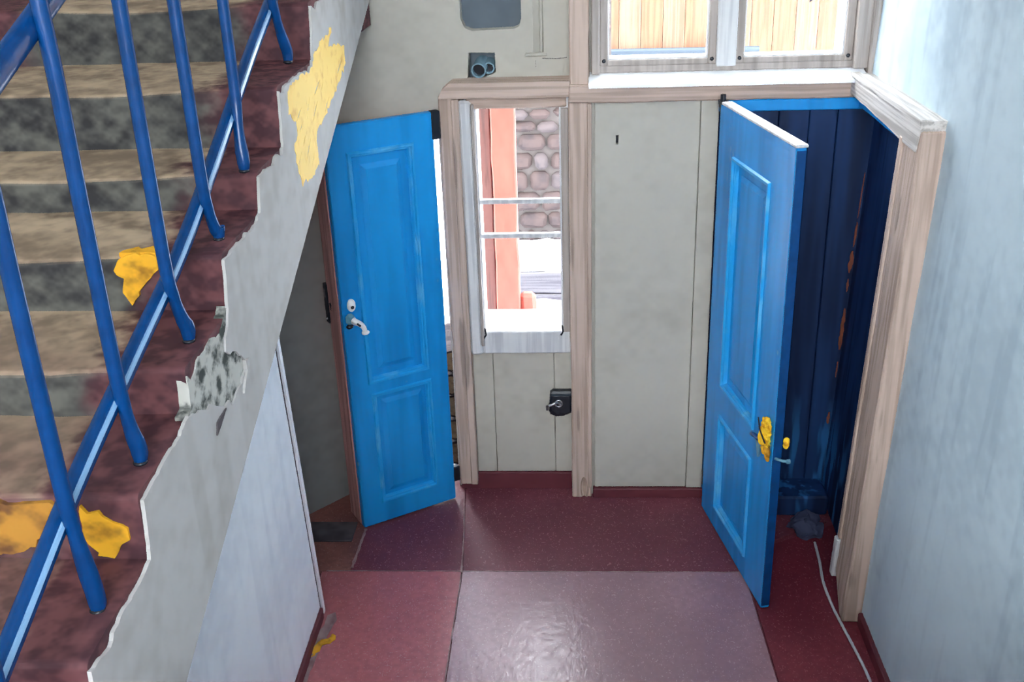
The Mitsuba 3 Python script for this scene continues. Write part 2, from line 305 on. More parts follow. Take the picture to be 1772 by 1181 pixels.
# right wall (leaning), with the recess of the corner doorway
wr = struct('wall_right', 'pale blue plastered right wall, streaked and slightly uneven', 'wall')
def lean(v):
    v = v.copy(); v[:, 0] += XWS * v[:, 2]; return v
slab = box(XW0, XW0 + 0.3, -2.2, 4.6, -0.02, CEIL) - box(XW0 - 0.1, XW0 + 0.06, 3.62, 4.5, -0.1, 1.93)
slab = slab.refine_to_length(0.12)
def wobble(v):
    v = lean(v); w = (meshkit.fbm(v * np.array([1, 1.6, 1.1]), 3, 5) - 0.5) * 0.022
    m = (v[:, 0] < XW(v[:, 2]) + 0.01); v[:, 0] += np.where(m, w, 0); return v
solo(wr, warp(slab, wobble), 'pale_blue_plaster', 30)

# white wall under the stair, its corner bead
wu = struct('wall_left', 'white painted wall beneath the stair flight, ending at a corner bead', 'wall')
EDGE = [(3.497, 0.0), (3.34, 1.42), (3.30, 1.9)]
solo(wu, extr([(0.8, -0.02), (EDGE[0][0], -0.02)] + EDGE[1:2] + [(3.3, 1.80), (0.8, 0.83)], 'x', -1.175, -1.055), 'white_plaster')
tb = struct('trim_corner_bead', 'narrow white bead along the end of the white wall under the stair', 'trim')
def strip(o0, o1, x0, x1, z0, z1):
    f = lambda z: np.interp(z, [0, 1.42, 1.9], [3.497, 3.34, 3.30])
    return extr([(f(z0) + o0, z0), (f(z0) + o1, z0), (f(z1) + o1, z1), (f(z1) + o0, z1)], 'x', x0, x1)
part(tb, 'bead', strip(0.010, 0.036, -1.10, -1.047, 0.0, 1.75), 'white_sill_paint')
part(tb, 'shadow_gap', strip(-0.003, 0.012, -1.10, -1.056, 0.0, 1.75), 'dark_grey_board', label='dark gap beside the bead')
part(tb, 'bead_back', strip(0.0, 0.034, -1.175, -1.09, 0.0, 1.75), 'white_plaster')

# ---------------------------------------------------------------- floor
fl = struct('floor', 'maroon linoleum floor laid in sheets with ragged seams', 'floor')
part(fl, 'subfloor', box(-2.4, 1.6, -2.2, 4.74, -0.2, -0.012), 'linoleum_dark')
SX = lambda y: -0.499 + (0.002 if y < 3.804 else 0.002 - 0.041 * (y - 3.804) / 0.568)
def sheet(pts, m, h=0.0, lab=None): part(fl, 'linoleum_sheet', extr(jag(pts, 0.0015, 0.08, len(used)), 'z', -0.012, h), m, label=lab)
sheet([(-0.497, 0.6), (0.745, 0.6), (0.75, 3.13), (0.738, 3.55), (0.732, 3.803), (-0.494, 3.803)], 'linoleum_sheen_tint', 0.0, 'pinkish sheet with a dull sheen, tinted paler for the gloss')
sheet([(-0.503, 0.6), (-0.500, 3.803), (-0.985, 3.803), (-1.12, 3.80), (-1.10, 3.5), (-1.06, 3.4), (-1.07, 0.6)], 'linoleum_red', -0.001)
sheet([(-0.497, 3.809), (-0.54, 4.53), (0.62, 4.53), (1.2, 4.53), (1.17, 4.2), (0.77, 3.98), (0.742, 3.809)], 'linoleum_dark', -0.002)
sheet([(-0.503, 3.809), (-0.545, 4.53), (-0.975, 4.53), (-0.982, 4.11), (-0.990, 3.809)], 'linoleum_dark', -0.0015)
sheet([(0.752, 0.6), (1.16, 0.6), (1.2, 4.18), (0.78, 3.96), (0.748, 3.8), (0.745, 3.55), (0.757, 3.13)], 'linoleum_crimson', -0.003, 'dark crimson sheet by the right wall')
sheet([(-0.996, 3.809), (-0.988, 4.11), (-0.982, 4.53), (-1.08, 4.53), (-1.9, 3.6), (-1.9, 3.3), (-1.18, 3.3), (-1.18, 3.80)], 'linoleum_stained', -0.003, 'brown-stained sheet at the passage')
part(fl, 'passage_shade_strip', rough(cb(-1.32, -1.03, 4.03, 4.185, -0.01, 0.004, 0.002), 0.003, 12, 0.05), 'dark_grey_board')  # dark strip painted on the floor for the shade at the passage
def seam(pts, w, lab=None):
    p = np.array(pts); out, back = [], []; rng = np.random.default_rng(len(used))
    for i in range(len(p) - 1):
        t = p[i + 1] - p[i]; n = np.array([-t[1], t[0]]) / np.linalg.norm(t); m = max(2, int(np.linalg.norm(t) / 0.02))
        for k in range(m):
            q = p[i] + t * k / m; ww = w * rng.uniform(0.25, 1.0); out.append(q + n * ww); back.append(q - n * ww * rng.uniform(0.4, 1))
    part(fl, 'seam_filler', extr(Polygon(out + back[::-1]).buffer(0.0004), 'z', -0.004, 0.0012), 'seam_filler')
seam([(-0.499, 3.0), (-0.4985, 3.45), (-0.497, 3.80)], 0.0035)
seam([(-0.499, 3.80), (-0.515, 4.1), (-0.538, 4.37)], 0.006)
seam([(-0.982, 4.13), (-0.988, 3.95), (-0.993, 3.81)], 0.009)
seam([(-1.10, 3.806), (-0.5, 3.806), (0.1, 3.806), (0.735, 3.806)], 0.0022)
part(fl, 'paint_spill', extr(jag([(-1.045, 3.24), (-1.035, 3.33), (-0.995, 3.35), (-0.985, 3.385), (-0.97, 3.37), (-0.975, 3.34), (-1.01, 3.31), (-1.03, 3.25)], 0.004, 0.015, 4), 'z', -0.003, 0.0015), 'ochre_paint', label='small orange paint spill by the white wall')
part(fl, 'worn_edge', extr(jag([(-1.05, 3.0), (-1.035, 3.0), (-1.02, 3.25), (-0.985, 3.47), (-1.0, 3.52), (-1.03, 3.50), (-1.045, 3.3)], 0.003, 0.03, 5), 'z', -0.003, 0.0008), 'seam_filler', label='greyish worn strip along the white wall')

# ---------------------------------------------------------------- baseboards
b1 = struct('baseboard_left', 'maroon baseboard along the foot of the white wall', 'baseboard')
solo(b1, rough(cb(-1.06, -1.043, 0.8, 3.49, -0.005, 0.05, 0.004), 0.003, 10, 0.06), 'maroon_paint')
b2 = struct('baseboard_right', 'maroon baseboard along the foot of the pale blue right wall', 'baseboard')
solo(b2, rough(cb(XW0 - 0.016, XW0 + 0.01, -1.5, 3.47, -0.005, 0.055, 0.004), 0.003, 10, 0.08), 'maroon_paint')
b3 = struct('baseboard_far', 'maroon plinth beneath the small window between the posts', 'baseboard')
solo(b3, rough(cb(-0.56, 0.02, 4.49, 4.53, -0.005, 0.088, 0.004), 0.003, 10, 0.05), 'maroon_paint')
b4 = struct('baseboard_panel', 'low maroon baseboard beneath the wide beige panel beside the right door', 'baseboard')
solo(b4, rough(cb(0.09, 0.62, 4.405, 4.45, -0.005, 0.046, 0.004), 0.003, 10, 0.05), 'maroon_paint')

# ---------------------------------------------------------------- posts and beams
def wav(mesh, seed=0, amp=0.0035, step=0.06): return rough(mesh, amp, 7, step, seed)
t1 = struct('trim_beam', 'taupe timber beam across the far wall above both windows and doors', 'beam')
part(t1, 'left_length', wav(m3.Manifold.hull_points([[x, y, z] for y in (4.40, 4.54) for x, z in ((-0.555, 1.948), (-0.535, 1.985), (-0.50, 2.01), (-0.006, 2.012), (-0.006, 1.945), (-0.55, 1.945))]), 1), 'taupe_wood_across')
part(t1, 'right_length', wav(cb(-0.010, 1.215, 4.392, 4.47, 1.917, 1.992, 0.006), 2), 'taupe_wood_across')
t2 = struct('trim_post_middle', 'weathered taupe timber post between the small window and the wide beige panel', 'post')
foot = cb(-0.012, 0.082, 4.402, 4.53, 0.0, 1.93, 0.006) - m3.Manifold.sphere(0.03, 16).scale([0.6, 1, 2.2]).translate([0.045, 4.40, 0.05]) - m3.Manifold.sphere(0.02, 12).scale([0.5, 1, 2]).translate([0.07, 4.40, 0.02])
part(t2, 'shaft', wav(foot, 3), 'taupe_wood_up')
part(t2, 'upper_shaft', wav(cb(-0.006, 0.076, 4.412, 4.53, 1.985, CEIL, 0.005), 4), 'taupe_wood_up')
part(t2, 'edge_bead', wav(cb(0.066, 0.084, 4.395, 4.41, 0.06, 1.915, 0.003), 5, 0.0015), 'taupe_wood_up')
t3 = struct('trim_post_left', 'taupe timber post between the left blue door and the small window', 'post')
part(t3, 'shaft', wav(cb(-0.560, -0.476, 4.44, 4.55, 0.05, 1.955, 0.006), 6), 'taupe_wood_up')
part(t3, 'edge_bead', wav(cb(-0.505, -0.474, 4.43, 4.45, 0.055, 1.94, 0.004), 7, 0.0015), 'taupe_wood_up')
t4 = struct('trim_post_right', 'weathered taupe casing post on the right wall beside the dark doorway', 'post')
pr = cb(XW0 - 0.075, XW0 + 0.05, 3.475, 3.655, 0.0, 1.985, 0.006)
pr -= m3.Manifold.hull_points([[x, y, z] for x in (0.9, 1.4) for y, z in ((3.72, 0.20), (3.66, 0.13), (3.59, 0.06), (3.505, -0.02), (3.72, -0.05))])
pr -= m3.Manifold.sphere(0.045, 16).scale([0.5, 0.8, 2.2]).translate([XW0 - 0.05, 3.60, 0.30])
part(t4, 'board', warp(wav(pr, 8, 0.004, 0.04), lean), 'taupe_wood_up')
part(t4, 'inner_strip', warp(wav(cb(XW0 - 0.083, XW0 + 0.06, 3.645, 3.675, 0.28, 1.93, 0.004), 9, 0.002), lean), 'taupe_wood_up')
part(t4, 'splinter', warp(cb(XW0 - 0.088, XW0 - 0.06, 3.655, 3.695, 0.09, 0.27, 0.004), lean), 'white_frame_wood', label='whitish splinter at its foot')
t5 = struct('trim_lintel_right', 'weathered whitish timber lintel along the right wall over the dark doorway', 'lintel')
li = m3.Manifold.hull_points([[x, y, z] for x in (XW0 - 0.08, XW0 + 0.03) for y, z in ((4.42, 1.94), (4.42, 2.015), (3.475, 2.02), (3.50, 1.912), (3.6, 1.915))])
part(t5, 'board', warp(wav(li, 10, 0.005, 0.04), lean), 'taupe_wood_deep')
part(t5, 'moulding', warp(wav(m3.Manifold.hull_points([[x, y, z] for x in (XW0 - 0.085, XW0 - 0.05) for y, z in ((4.40, 2.004), (4.40, 2.020), (3.478, 2.024), (3.478, 2.008))]), 11, 0.003, 0.05), lean), 'taupe_wood_deep')
t6 = struct('trim_blue_strip', 'blue painted rail under the beam and lintel at the head of the dark doorway', 'rail')
part(t6, 'far_length', wav(cb(0.61, XW(1.9), 4.40, 4.45, 1.868, 1.917, 0.004), 12, 0.002), 'blue_door_paint')
part(t6, 'side_length', warp(wav(cb(XW0 - 0.035, XW0 + 0.02, 3.66, 4.41, 1.878, 1.915, 0.004), 13, 0.003), lean), 'blue_door_paint')

# dark blue boarding in the corner doorway
dk = struct('wall_alcove', 'dark navy boarding in the corner doorway behind the right door', 'wall')
xs = [0.615, 0.74, 0.86, 0.985, 1.10, 1.275]
for i in range(5):
    part(dk, 'board', cb(xs[i], xs[i + 1] - 0.003, 4.412 + 0.004 * (i % 2), 4.45, 0.02, 1.88, 0.003), 'navy_board_paint')
ysb = [3.655, 3.85, 4.05, 4.235, 4.415]
for i in range(4):
    part(dk, 'board', warp(cb(XW0 + 0.035 + 0.004 * (i % 2), XW0 + 0.07, ysb[i], ysb[i + 1] - 0.003, 0.02, 1.90, 0.003), lean), 'navy_board_paint')
part(dk, 'ledge', rough(cb(0.80, 1.18, 4.25, 4.43, -0.005, 0.10, 0.01), 0.008, 9, 0.05), 'navy_board_paint')
rng = np.random.default_rng(3)
CHIPS = [(1.232, 1.60, 1.222, 1.40, 0.0022), (1.222, 1.38, 1.216, 1.27, 0.005), (1.214, 1.25, 1.209, 1.15, 0.010), (1.209, 1.12, 1.207, 1.06, 0.005), (1.207, 0.98, 1.201, 0.78, 0.010), (1.20, 0.72, 1.197, 0.64, 0.004), (1.185, 0.46, 1.182, 0.40, 0.008)]
for (x0, z0, x1, z1, w) in CHIPS:
    q = np.array([x1 - x0, z1 - z0]); l = np.linalg.norm(q); nrm = np.array([-q[1], q[0]]) / l; left_, right_ = [], []
    for k in range(int(l / 0.012) + 2):
        t = k / (int(l / 0.012) + 1); c = np.array([x0, z0]) + q * t; ww = w * math.sin(math.pi * (0.06 + 0.88 * t)) ** 0.6
        left_.append(c + nrm * ww * rng.uniform(0.4, 1.1)); right_.append(c - nrm * ww * rng.uniform(0.4, 1.1))
    part(dk, 'bare_chip', extr(Polygon(left_ + right_[::-1]).buffer(0.0005), 'y', 4.4085, 4.414), 'orange_chip')

# ---------------------------------------------------------------- windows
w1 = struct('window_1', 'tall double casement window with grey-painted frames over the right doorway', 'window')
def ringbox(x0, x1, z0, z1, w, y0, y1, wb=None, wt=None):
    wb = w if wb is None else wb; wt = w if wt is None else wt
    return [cb(x0, x0 + w, y0, y1, z0, z1, 0.003), cb(x1 - w, x1, y0, y1, z0, z1, 0.003), cb(x0 + w - .002, x1 - w + .002, y0, y1, z0, z0 + wb, 0.003), cb(x0 + w - .002, x1 - w + .002, y0, y1, z1 - wt, z1, 0.003)]
J = lambda l: cat([tm(a) for a in l])
part(w1, 'frame', J([cb(0.084, 0.118, 4.405, 4.52, 2.03, WTOP, 0.004), cb(1.142, 1.20, 4.41, 4.52, 2.03, WTOP, 0.004), cb(0.084, 1.2, 4.41, 4.52, WTOP - 0.02, WTOP + 0.05, 0.004), cb(0.10, 1.15, 4.44, 4.52, 2.03, 2.06, 0.003)]), 'grey_frame_wood')
part(w1, 'casing_strip', cb(1.196, 1.238, 4.385, 4.47, 2.0, CEIL, 0.006), 'grey_frame_wood')
part(w1, 'mullion', cb(0.592, 0.672, 4.425, 4.52, 2.05, WTOP, 0.004), 'white_frame_wood', label='white centre mullion')
for (a, b) in [(0.118, 0.594), (0.67, 1.142)]:
    s = part(w1, 'sash', J(ringbox(a, b, 2.055, 3.12, 0.034, 4.445, 4.49, 0.026)), 'grey_frame_wood')
    part(s, 'glazing_bead', J(ringbox(a + 0.03, b - 0.03, 2.077, 3.09, 0.010, 4.455, 4.478)), 'white_frame_wood')
    part(s, 'pane', box(a + 0.03, b - 0.03, 4.478, 4.480, 2.077, 3.09), 'window_glass')
    for c in (a + 0.018, b - 0.018):
        part(s, 'corner_screw', ball((c, 4.443, 2.078), 0.008, 2, (1, 0.6, 1)), 'black_iron', True)
    s = part(w1, 'top_light', J(ringbox(a, b, 3.15, WTOP - 0.02, 0.034, 4.445, 4.49)), 'grey_frame_wood')
    part(s, 'pane', box(a + 0.03, b - 0.03, 4.478, 4.480, 3.17, WTOP - .04), 'window_glass')
part(w1, 'transom', cb(0.11, 1.15, 4.43, 4.51, 3.11, 3.16, 0.004), 'grey_frame_wood')
part(w1, 'sill', rough(m3.Manifold.hull_points([[0.072, 4.345, 1.986], [1.19, 4.345, 1.986], [0.072, 4.345, 1.998], [1.19, 4.345, 1.998], [0.072, 4.40, 2.016], [1.19, 4.40, 2.016], [0.072, 4.47, 2.036], [1.19, 4.47, 2.036], [0.072, 4.47, 1.985], [1.19, 4.47, 1.985]]), 0.002, 12, 0.06), 'white_sill_paint', label='bright white sloping sill')

w2 = struct('window_2', 'small narrow window with three stacked panes in a white frame beside the left door', 'window')
part(w2, 'frame', J([cb(-0.452, -0.404, 4.455, 4.56, 0.755, 1.935, 0.004), cb(-0.052, -0.008, 4.455, 4.56, 0.755, 1.935, 0.004)]), 'white_frame_wood')
part(w2, 'head_rail', rough(cb(-0.445, -0.02, 4.448, 4.56, 1.892, 1.942, 0.005), 0.003, 14, 0.04), 'taupe_wood_across', label='taupe head rail with peeling corner')
part(w2, 'bottom_rail', rough(cb(-0.412, -0.012, 4.446, 4.56, 0.757, 0.868, 0.005), 0.002, 14, 0.05), 'white_frame_wood')
part(w2, 'casing_strip', wav(cb(-0.478, -0.418, 4.440, 4.52, 0.75, 1.93, 0.012), 21, 0.003), 'white_frame_wood', label='glossy white side casing')
part(w2, 'casing_edge', wav(cb(-0.424, -0.410, 4.432, 4.46, 0.80, 1.915, 0.004), 22, 0.002), 'grey_frame_wood')
part(w2, 'right_stile', wav(cb(-0.045, -0.012, 4.447, 4.47, 0.79, 1.89, 0.004), 23, 0.002), 'grey_frame_wood')
zz = [0.868, 1.318, 1.476, 1.885]
for z in zz[1:3]:
    part(w2, 'glazing_bar', cb(-0.41, -0.045, 4.478, 4.51, z - 0.010, z + 0.010, 0.003), 'white_frame_wood')
for a, b in zip(zz[:-1], zz[1:]):
    part(w2, 'pane', box(-0.406, -0.05, 4.492, 4.494, a, b), 'window_glass')
for (x, z) in [(-0.405, 0.855), (-0.05, 0.868)]:
    part(w2, 'corner_latch', tube([(x, 4.443, z + 0.03), (x + 0.004, 4.441, z), (x - 0.006, 4.441, z - 0.018)], 0.004, 6), 'black_iron', True)

# ---------------------------------------------------------------- doors
def place(origin, ang):
    """Door coordinates (u along the width, v away from the viewed face, z) into the world."""
    c, s = math.cos(ang), math.sin(ang)
    return c, s
def door(k, origin, u, v, W, Ht, th, panels, mt):
    o, u, v = np.array(origin, float), np.array(u, float), np.array(v, float)
    def F(q):
        return o + q[:, :1] * u + q[:, 1:2] * v + q[:, 2:3] * np.array([0, 0, 1.0])
    flip = np.linalg.det(np.stack([u, v, [0, 0, 1]])) < 0
    def put(name, mesh, m=mt, smooth=False, label=None, parent=k):
        q = warp(mesh, F)
        if flip: q.invert()
        return part(parent, name, q, m, smooth, label)
    leaf = cb(0, W, 0, th, 0.006, Ht, 0.004)
    for (a, b, z0, z1) in panels:
        leaf -= box(a, b, -0.01, 0.017, z0, z1); leaf -= box(a, b, th - 0.008, th + 0.01, z0, z1)
    lf = put('leaf', leaf)
    for (a, b, z0, z1) in panels:
        i = 0.055 if z1 - z0 > 0.8 else 0.04
        fld = m3.Manifold.hull_points([[x, y, z] for x, y, z in [(a + i, 0.015, z0 + i), (b - i, 0.015, z0 + i), (a + i, 0.015, z1 - i), (b - i, 0.015, z1 - i),
              (a + i + 0.022, 0.007, z0 + i + 0.022), (b - i - 0.022, 0.007, z0 + i + 0.022), (a + i + 0.022, 0.007, z1 - i - 0.022), (b - i - 0.022, 0.007, z1 - i - 0.022)]])
        put('panel', fld)
        prof = [(-0.006, 0.001), (-0.001, -0.010), (0.007, -0.010), (0.011, -0.001), (0.016, -0.001), (0.020, 0.006), (0.022, 0.0175), (-0.006, 0.0165)]
        vs, fs = [], []; corners = [(a, z0, 1, 1), (b, z0, -1, 1), (b, z1, -1, -1), (a, z1, 1, -1)]
        for (x, z, sx, sz) in corners:
            for (d_, y) in prof: vs.append([x + sx * d_, y, z + sz * d_])
        n = len(prof)
        for i_ in range(4):
            for j in range(n):
                p0, p1 = i_ * n + j, i_ * n + (j + 1) % n; q0, q1 = ((i_ + 1) % 4) * n + j, ((i_ + 1) % 4) * n + (j + 1) % n
                fs += [[p0, p1, q1], [p0, q1, q0]]
        mm = trimesh.Trimesh(np.array(vs), np.array(fs), process=False); mm.fix_normals()
        put('moulding', mm, 'blue_edge_paint')
    return put, F
d1 = struct('door_1', 'blue panelled left door with white enamel handle, standing slightly open', 'door')
u1 = np.array([-0.986 + 0.58, 4.128 - 4.388, 0]); W1 = np.linalg.norm(u1); u1 /= W1; v1 = np.array([u1[1], -u1[0], 0]); v1 = v1 if v1[1] > 0 else -v1
put1, F1 = door(d1, (-0.58, 4.388, 0), u1, v1, W1, 1.897, 0.036, [(0.100, 0.392, 0.738, 1.778), (0.094, 0.380, 0.118, 0.680)], 'blue_door_paint')
put1('edge_board', cb(W1 - 0.014, W1 + 0.004, 0.034, 0.160, 0.01, 1.88, 0.003), 'red_brown_wood', label='reddish-brown board along the latch edge')
put1('back_board', cb(0.02, W1 - 0.012, 0.036, 0.05, 0.03, 1.87, 0.003), 'red_brown_wood')
lk = put1('strike_plate', cb(W1 - 0.004, W1 + 0.012, 0.150, 0.184, 1.0, 1.185, 0.003), 'black_iron', label='black iron lock plate')
put1('plate_slot', cb(W1 + 0.011, W1 + 0.014, 0.162, 0.176, 1.12, 1.16, 0.001), 'dark_grey_board', parent=lk)
put1('plate_screw', ball((W1 + 0.012, 0.168, 1.02), 0.005, 2), 'chrome', True, parent=lk)
put1('keyhole', cat([cyl((W1 + 0.002, 0.130, 1.095), (W1 + 0.0055, 0.130, 1.095), 0.011, 16), tm(cb(W1 + 0.002, W1 + 0.0055, 0.125, 0.135, 1.07, 1.095, 0.001))]), 'black_iron')
put1('hinge', cb(-0.034, 0.006, -0.004, 0.03, 1.78, 1.90, 0.004), 'black_iron', label='dark upper hinge')
put1('hinge', cb(-0.030, 0.004, -0.002, 0.03, 0.10, 0.18, 0.004), 'black_iron')
U = W1 - 0.042
hd = put1('handle_body', cb(U - 0.005, U + 0.034, -0.030, 0.0, 1.045, 1.095, 0.012), 'tarnished_blue', label='tarnished bluish latch body')
put1('escutcheon', ball((U, -0.006, 1.128), 0.026, 3, (0.75, 0.5, 1.15)), 'enamel_white', True, label='white enamel keyhole rosette')
put1('escutcheon_hole', ball((U, -0.018, 1.122), 0.008, 2, (1, 0.6, 1)), 'black_iron', True)
put1('lever', tube(smooth_path([(U + 0.004, -0.006, 1.065), (U + 0.002, -0.034, 1.062), (U - 0.012, -0.045, 1.055), (U - 0.03, -0.046, 1.035), (U - 0.036, -0.046, 1.012)], 6), np.linspace(0.016, 0.010, 25), 12), 'enamel_white', True, label='white enamel lever')
put1('lever_tip', ball((U - 0.038, -0.046, 1.006), 0.017, 3, (1.1, 0.6, 0.6)), 'enamel_white', True)
put1('lever_slot', tube([(U - 0.002, -0.052, 1.06), (U - 0.014, -0.056, 1.046)], 0.005, 8), 'black_iron', True)
put1('latch_cup', ball((U + 0.018, -0.012, 1.035), 0.015, 2, (1.1, 0.8, 0.7)), 'black_iron', True)

d2 = struct('door_2', 'blue panelled right door standing wide open beside the dark doorway', 'door')
o2, e2 = np.array([0.603, 4.318, 0]), np.array([0.757, 3.552, 0]); u2 = e2 - o2; W2 = np.linalg.norm(u2); u2 /= W2; v2 = np.array([-u2[1], u2[0], 0]); v2 = v2 if v2[0] > 0 else -v2
put2, F2 = door(d2, o2, u2, v2, W2, 1.922, 0.038, [(0.185, 0.575, 0.735, 1.742), (0.185, 0.572, 0.12, 0.590)], 'blue_door_paint')
put2('top_edge', cb(0.02, W2 + 0.004, -0.003, 0.042, 1.920, 1.932, 0.003), 'white_frame_wood', label='top edge coloured whitish for the light on it')  # white strip paints in the light on top of the door
put2('hinge', cat([tm(m3.Manifold.hull_points([[-0.035, 0.0, 1.93], [-0.035, 0.03, 1.93], [0.03, 0.0, 1.93], [0.03, 0.03, 1.93], [-0.002, 0.0, 1.88], [-0.002, 0.03, 1.88]])), cyl((-0.006, 0.012, 1.87), (-0.006, 0.012, 1.955), 0.011, 14)]), 'black_iron', label='dark iron hinge at the top')
put2('hinge', cb(-0.02, 0.004, 0.0, 0.03, 0.12, 0.2, 0.004), 'black_iron')
put2('edge_strip', cb(W2 - 0.002, W2 + 0.003, 0.002, 0.036, 0.02, 1.91, 0.001), 'blue_rail_paint')
lt = put2('latch', tube([(W2 + 0.0, 0.012, 0.715), (W2 + 0.018, 0.014, 0.72), (W2 + 0.026, 0.03, 0.716), (W2 + 0.03, 0.052, 0.712)], 0.006, 8), 'tarnished_blue', True, label='small bluish latch tongue on the free edge')
put2('latch_tip', cb(W2 + 0.022, W2 + 0.036, 0.044, 0.062, 0.704, 0.72, 0.003), 'tarnished_blue', parent=lt)
put2('spindle', tube([(W2 - 0.17, -0.02, 0.735), (W2 - 0.12, -0.022, 0.75), (W2 - 0.07, -0.02, 0.755)], 0.009, 8), 'blue_rail_paint', True, label='dark blue spindle stub')
put2('broken_plate', extr([(W2 - 0.155, 0.735), (W2 - 0.10, 0.74), (W2 - 0.10, 0.70), (W2 - 0.122, 0.655), (W2 - 0.135, 0.69)], 'y', -0.012, 0.0), 'tarnished_blue')
rag = thing('yellow_rag', 'crumpled bright yellow rag wrapped round the latch of the open right door', 'rag')
def crumple(m, amp, fr, seed):
    v = np.array(m.vertices); n = np.stack([meshkit.fbm(v * fr + 11 * k, 3, seed + k) - 0.5 for k in range(3)], 1); m.vertices = v + n * amp; return m
def rput(name, mesh, m, smooth=35):
    q = warp(mesh, F2); q.fix_normals(); part(rag, name, q, m, smooth)
rput('wad', crumple(ball((W2 - 0.055, -0.012, 0.775), 0.05, 4, (0.8, 0.35, 1.25)), 0.03, 38, 2), 'yellow_cloth')
rput('upper_fold', crumple(ball((W2 - 0.045, -0.012, 0.838), 0.04, 4, (1.1, 0.32, 0.75)), 0.026, 42, 5), 'yellow_cloth')
rput('tail', crumple(ball((W2 - 0.03, -0.010, 0.73), 0.03, 4, (0.8, 0.35, 1.3)), 0.02, 45, 8), 'ochre_paint')
rput('loose_end', crumple(ball((W2 + 0.012, 0.046, 0.785), 0.016, 3, (0.7, 0.8, 1.5)), 0.01, 60, 9), 'yellow_cloth')
rput('string', tube([(W2 - 0.10, -0.026, 0.845), (W2 - 0.06, -0.034, 0.815), (W2 - 0.01, -0.03, 0.78)], 0.003, 6), 'black_iron', True)
hk = thing('hasp', 'small chrome hasp hook on the inner edge of the right casing post', 'hook')
hx = XW(0.72) - 0.02
part(hk, 'plate', cb(hx - 0.004, hx + 0.01, 3.676, 3.70, 0.71, 0.78, 0.003), 'tarnished_blue')
part(hk, 'ring', warp(trimesh.creation.torus(0.018, 0.004, 20, 8), lambda v: np.stack([v[:, 0] * 0.5 + hx - 0.01, v[:, 1] + 3.70, v[:, 2] * 1.0 + 0.70 + v[:, 0]], 1)), 'chrome', True)

# rim lock on the panel beneath the small window
rl = thing('rim_lock', 'black rim lock with a chrome turn handle on the panel below the small window', 'lock')
case = m3.Manifold.hull_points([[x, y, z] for x, z in ((-0.118, 0.445), (-0.112, 0.425), (-0.085, 0.412), (-0.05, 0.415), (-0.01, 0.432), (-0.006, 0.44), (-0.006, 0.540), (-0.015, 0.546), (-0.098, 0.546), (-0.112, 0.535)) for y in (4.472, 4.502)] + [[x, 4.463, z] for x, z in ((-0.105, 0.45), (-0.08, 0.428), (-0.02, 0.44), (-0.02, 0.522), (-0.1, 0.522))])
part(rl, 'case', case, 'black_iron', 20)
part(rl, 'top_bar', cb(-0.108, -0.010, 4.462, 4.472, 0.522, 0.534, 0.003), 'rail_grey')
part(rl, 'turn_ring', warp(trimesh.creation.torus(0.0165, 0.0042, 24, 8), lambda v: np.stack([v[:, 0] - 0.072, v[:, 2] + 4.457, v[:, 1] + 0.488], 1)), 'chrome', True)
part(rl, 'turn_handle', tube(smooth_path([(-0.060, 4.452, 0.490), (-0.085, 4.440, 0.500), (-0.105, 4.436, 0.492), (-0.120, 4.436, 0.487)], 6), 0.006, 10), 'chrome', True)
part(rl, 'spindle', ball((-0.064, 4.452, 0.487), 0.009, 2), 'chrome', True)
part(rl, 'key_tab', cb(-0.132, -0.120, 4.434, 4.440, 0.462, 0.488, 0.002), 'dark_grey_board')

# ---------------------------------------------------------------- the stair flight
st = thing('staircase', 'worn stone stair flight rising along the left with a broken white plaster side', 'staircase')
XS = -0.82
NS = len(STEP_Y)
for i in range(NS):
    y0, z1 = STEP_Y[i], STEP_Z[i]
    y1 = (STEP_Y[i + 1] if i < NS - 1 else 4.485) + 0.02
    zb = (STEP_Z[i - 1] if i else STEP_Z[0] - 0.15) - 0.03
    prof = [(y0, zb), (y1, zb), (y1, z1)]
    for a in np.linspace(90, 180, 6):
        prof.append((y0 + 0.016 + 0.016 * math.cos(math.radians(a)), z1 - 0.016 + 0.016 * math.sin(math.radians(a))))
    m = mf(extr(prof, 'x', -2.145, XS - 0.0085)).refine_to_length(0.05)
    m = tm(m); v = np.array(m.vertices)
    sag = np.exp(-((v[:, 0] + 1.4) / 0.32) ** 2) * np.clip(1 - (v[:, 1] - y0) / 0.22, 0, 1) * (v[:, 2] > z1 - 0.03)
    v[:, 2] -= 0.014 * sag; v[:, 1] += (meshkit.fbm(v * 9, 3, i) - 0.5) * 0.012 * (v[:, 0] < XS - 0.03); v[:, 2] += (meshkit.fbm(v * 8 + 3, 3, i + 9) - 0.5) * 0.01
    m.vertices = v
    part(st, 'step', m, 'worn_step', 40)
# landing at the foot and the sloping slab beneath
fd = struct('floor_landing', 'half landing at the foot of the left stair flight', 'landing')
solo(fd, cb(-2.145, 1.12, -1.99, 1.36, 1.28, 1.45, 0.01), 'worn_step')
BZ = lambda y: 1.303 + (y - 1.802) * 0.388
part(st, 'soffit_slab', extr([(1.0, BZ(1.0) + 0.01), (4.50, BZ(4.50) + 0.01), (4.50, BZ(4.5) + 0.06), (1.0, BZ(1.0) + 0.10)], 'x', -2.145, XS - 0.03), 'stringer_plaster')
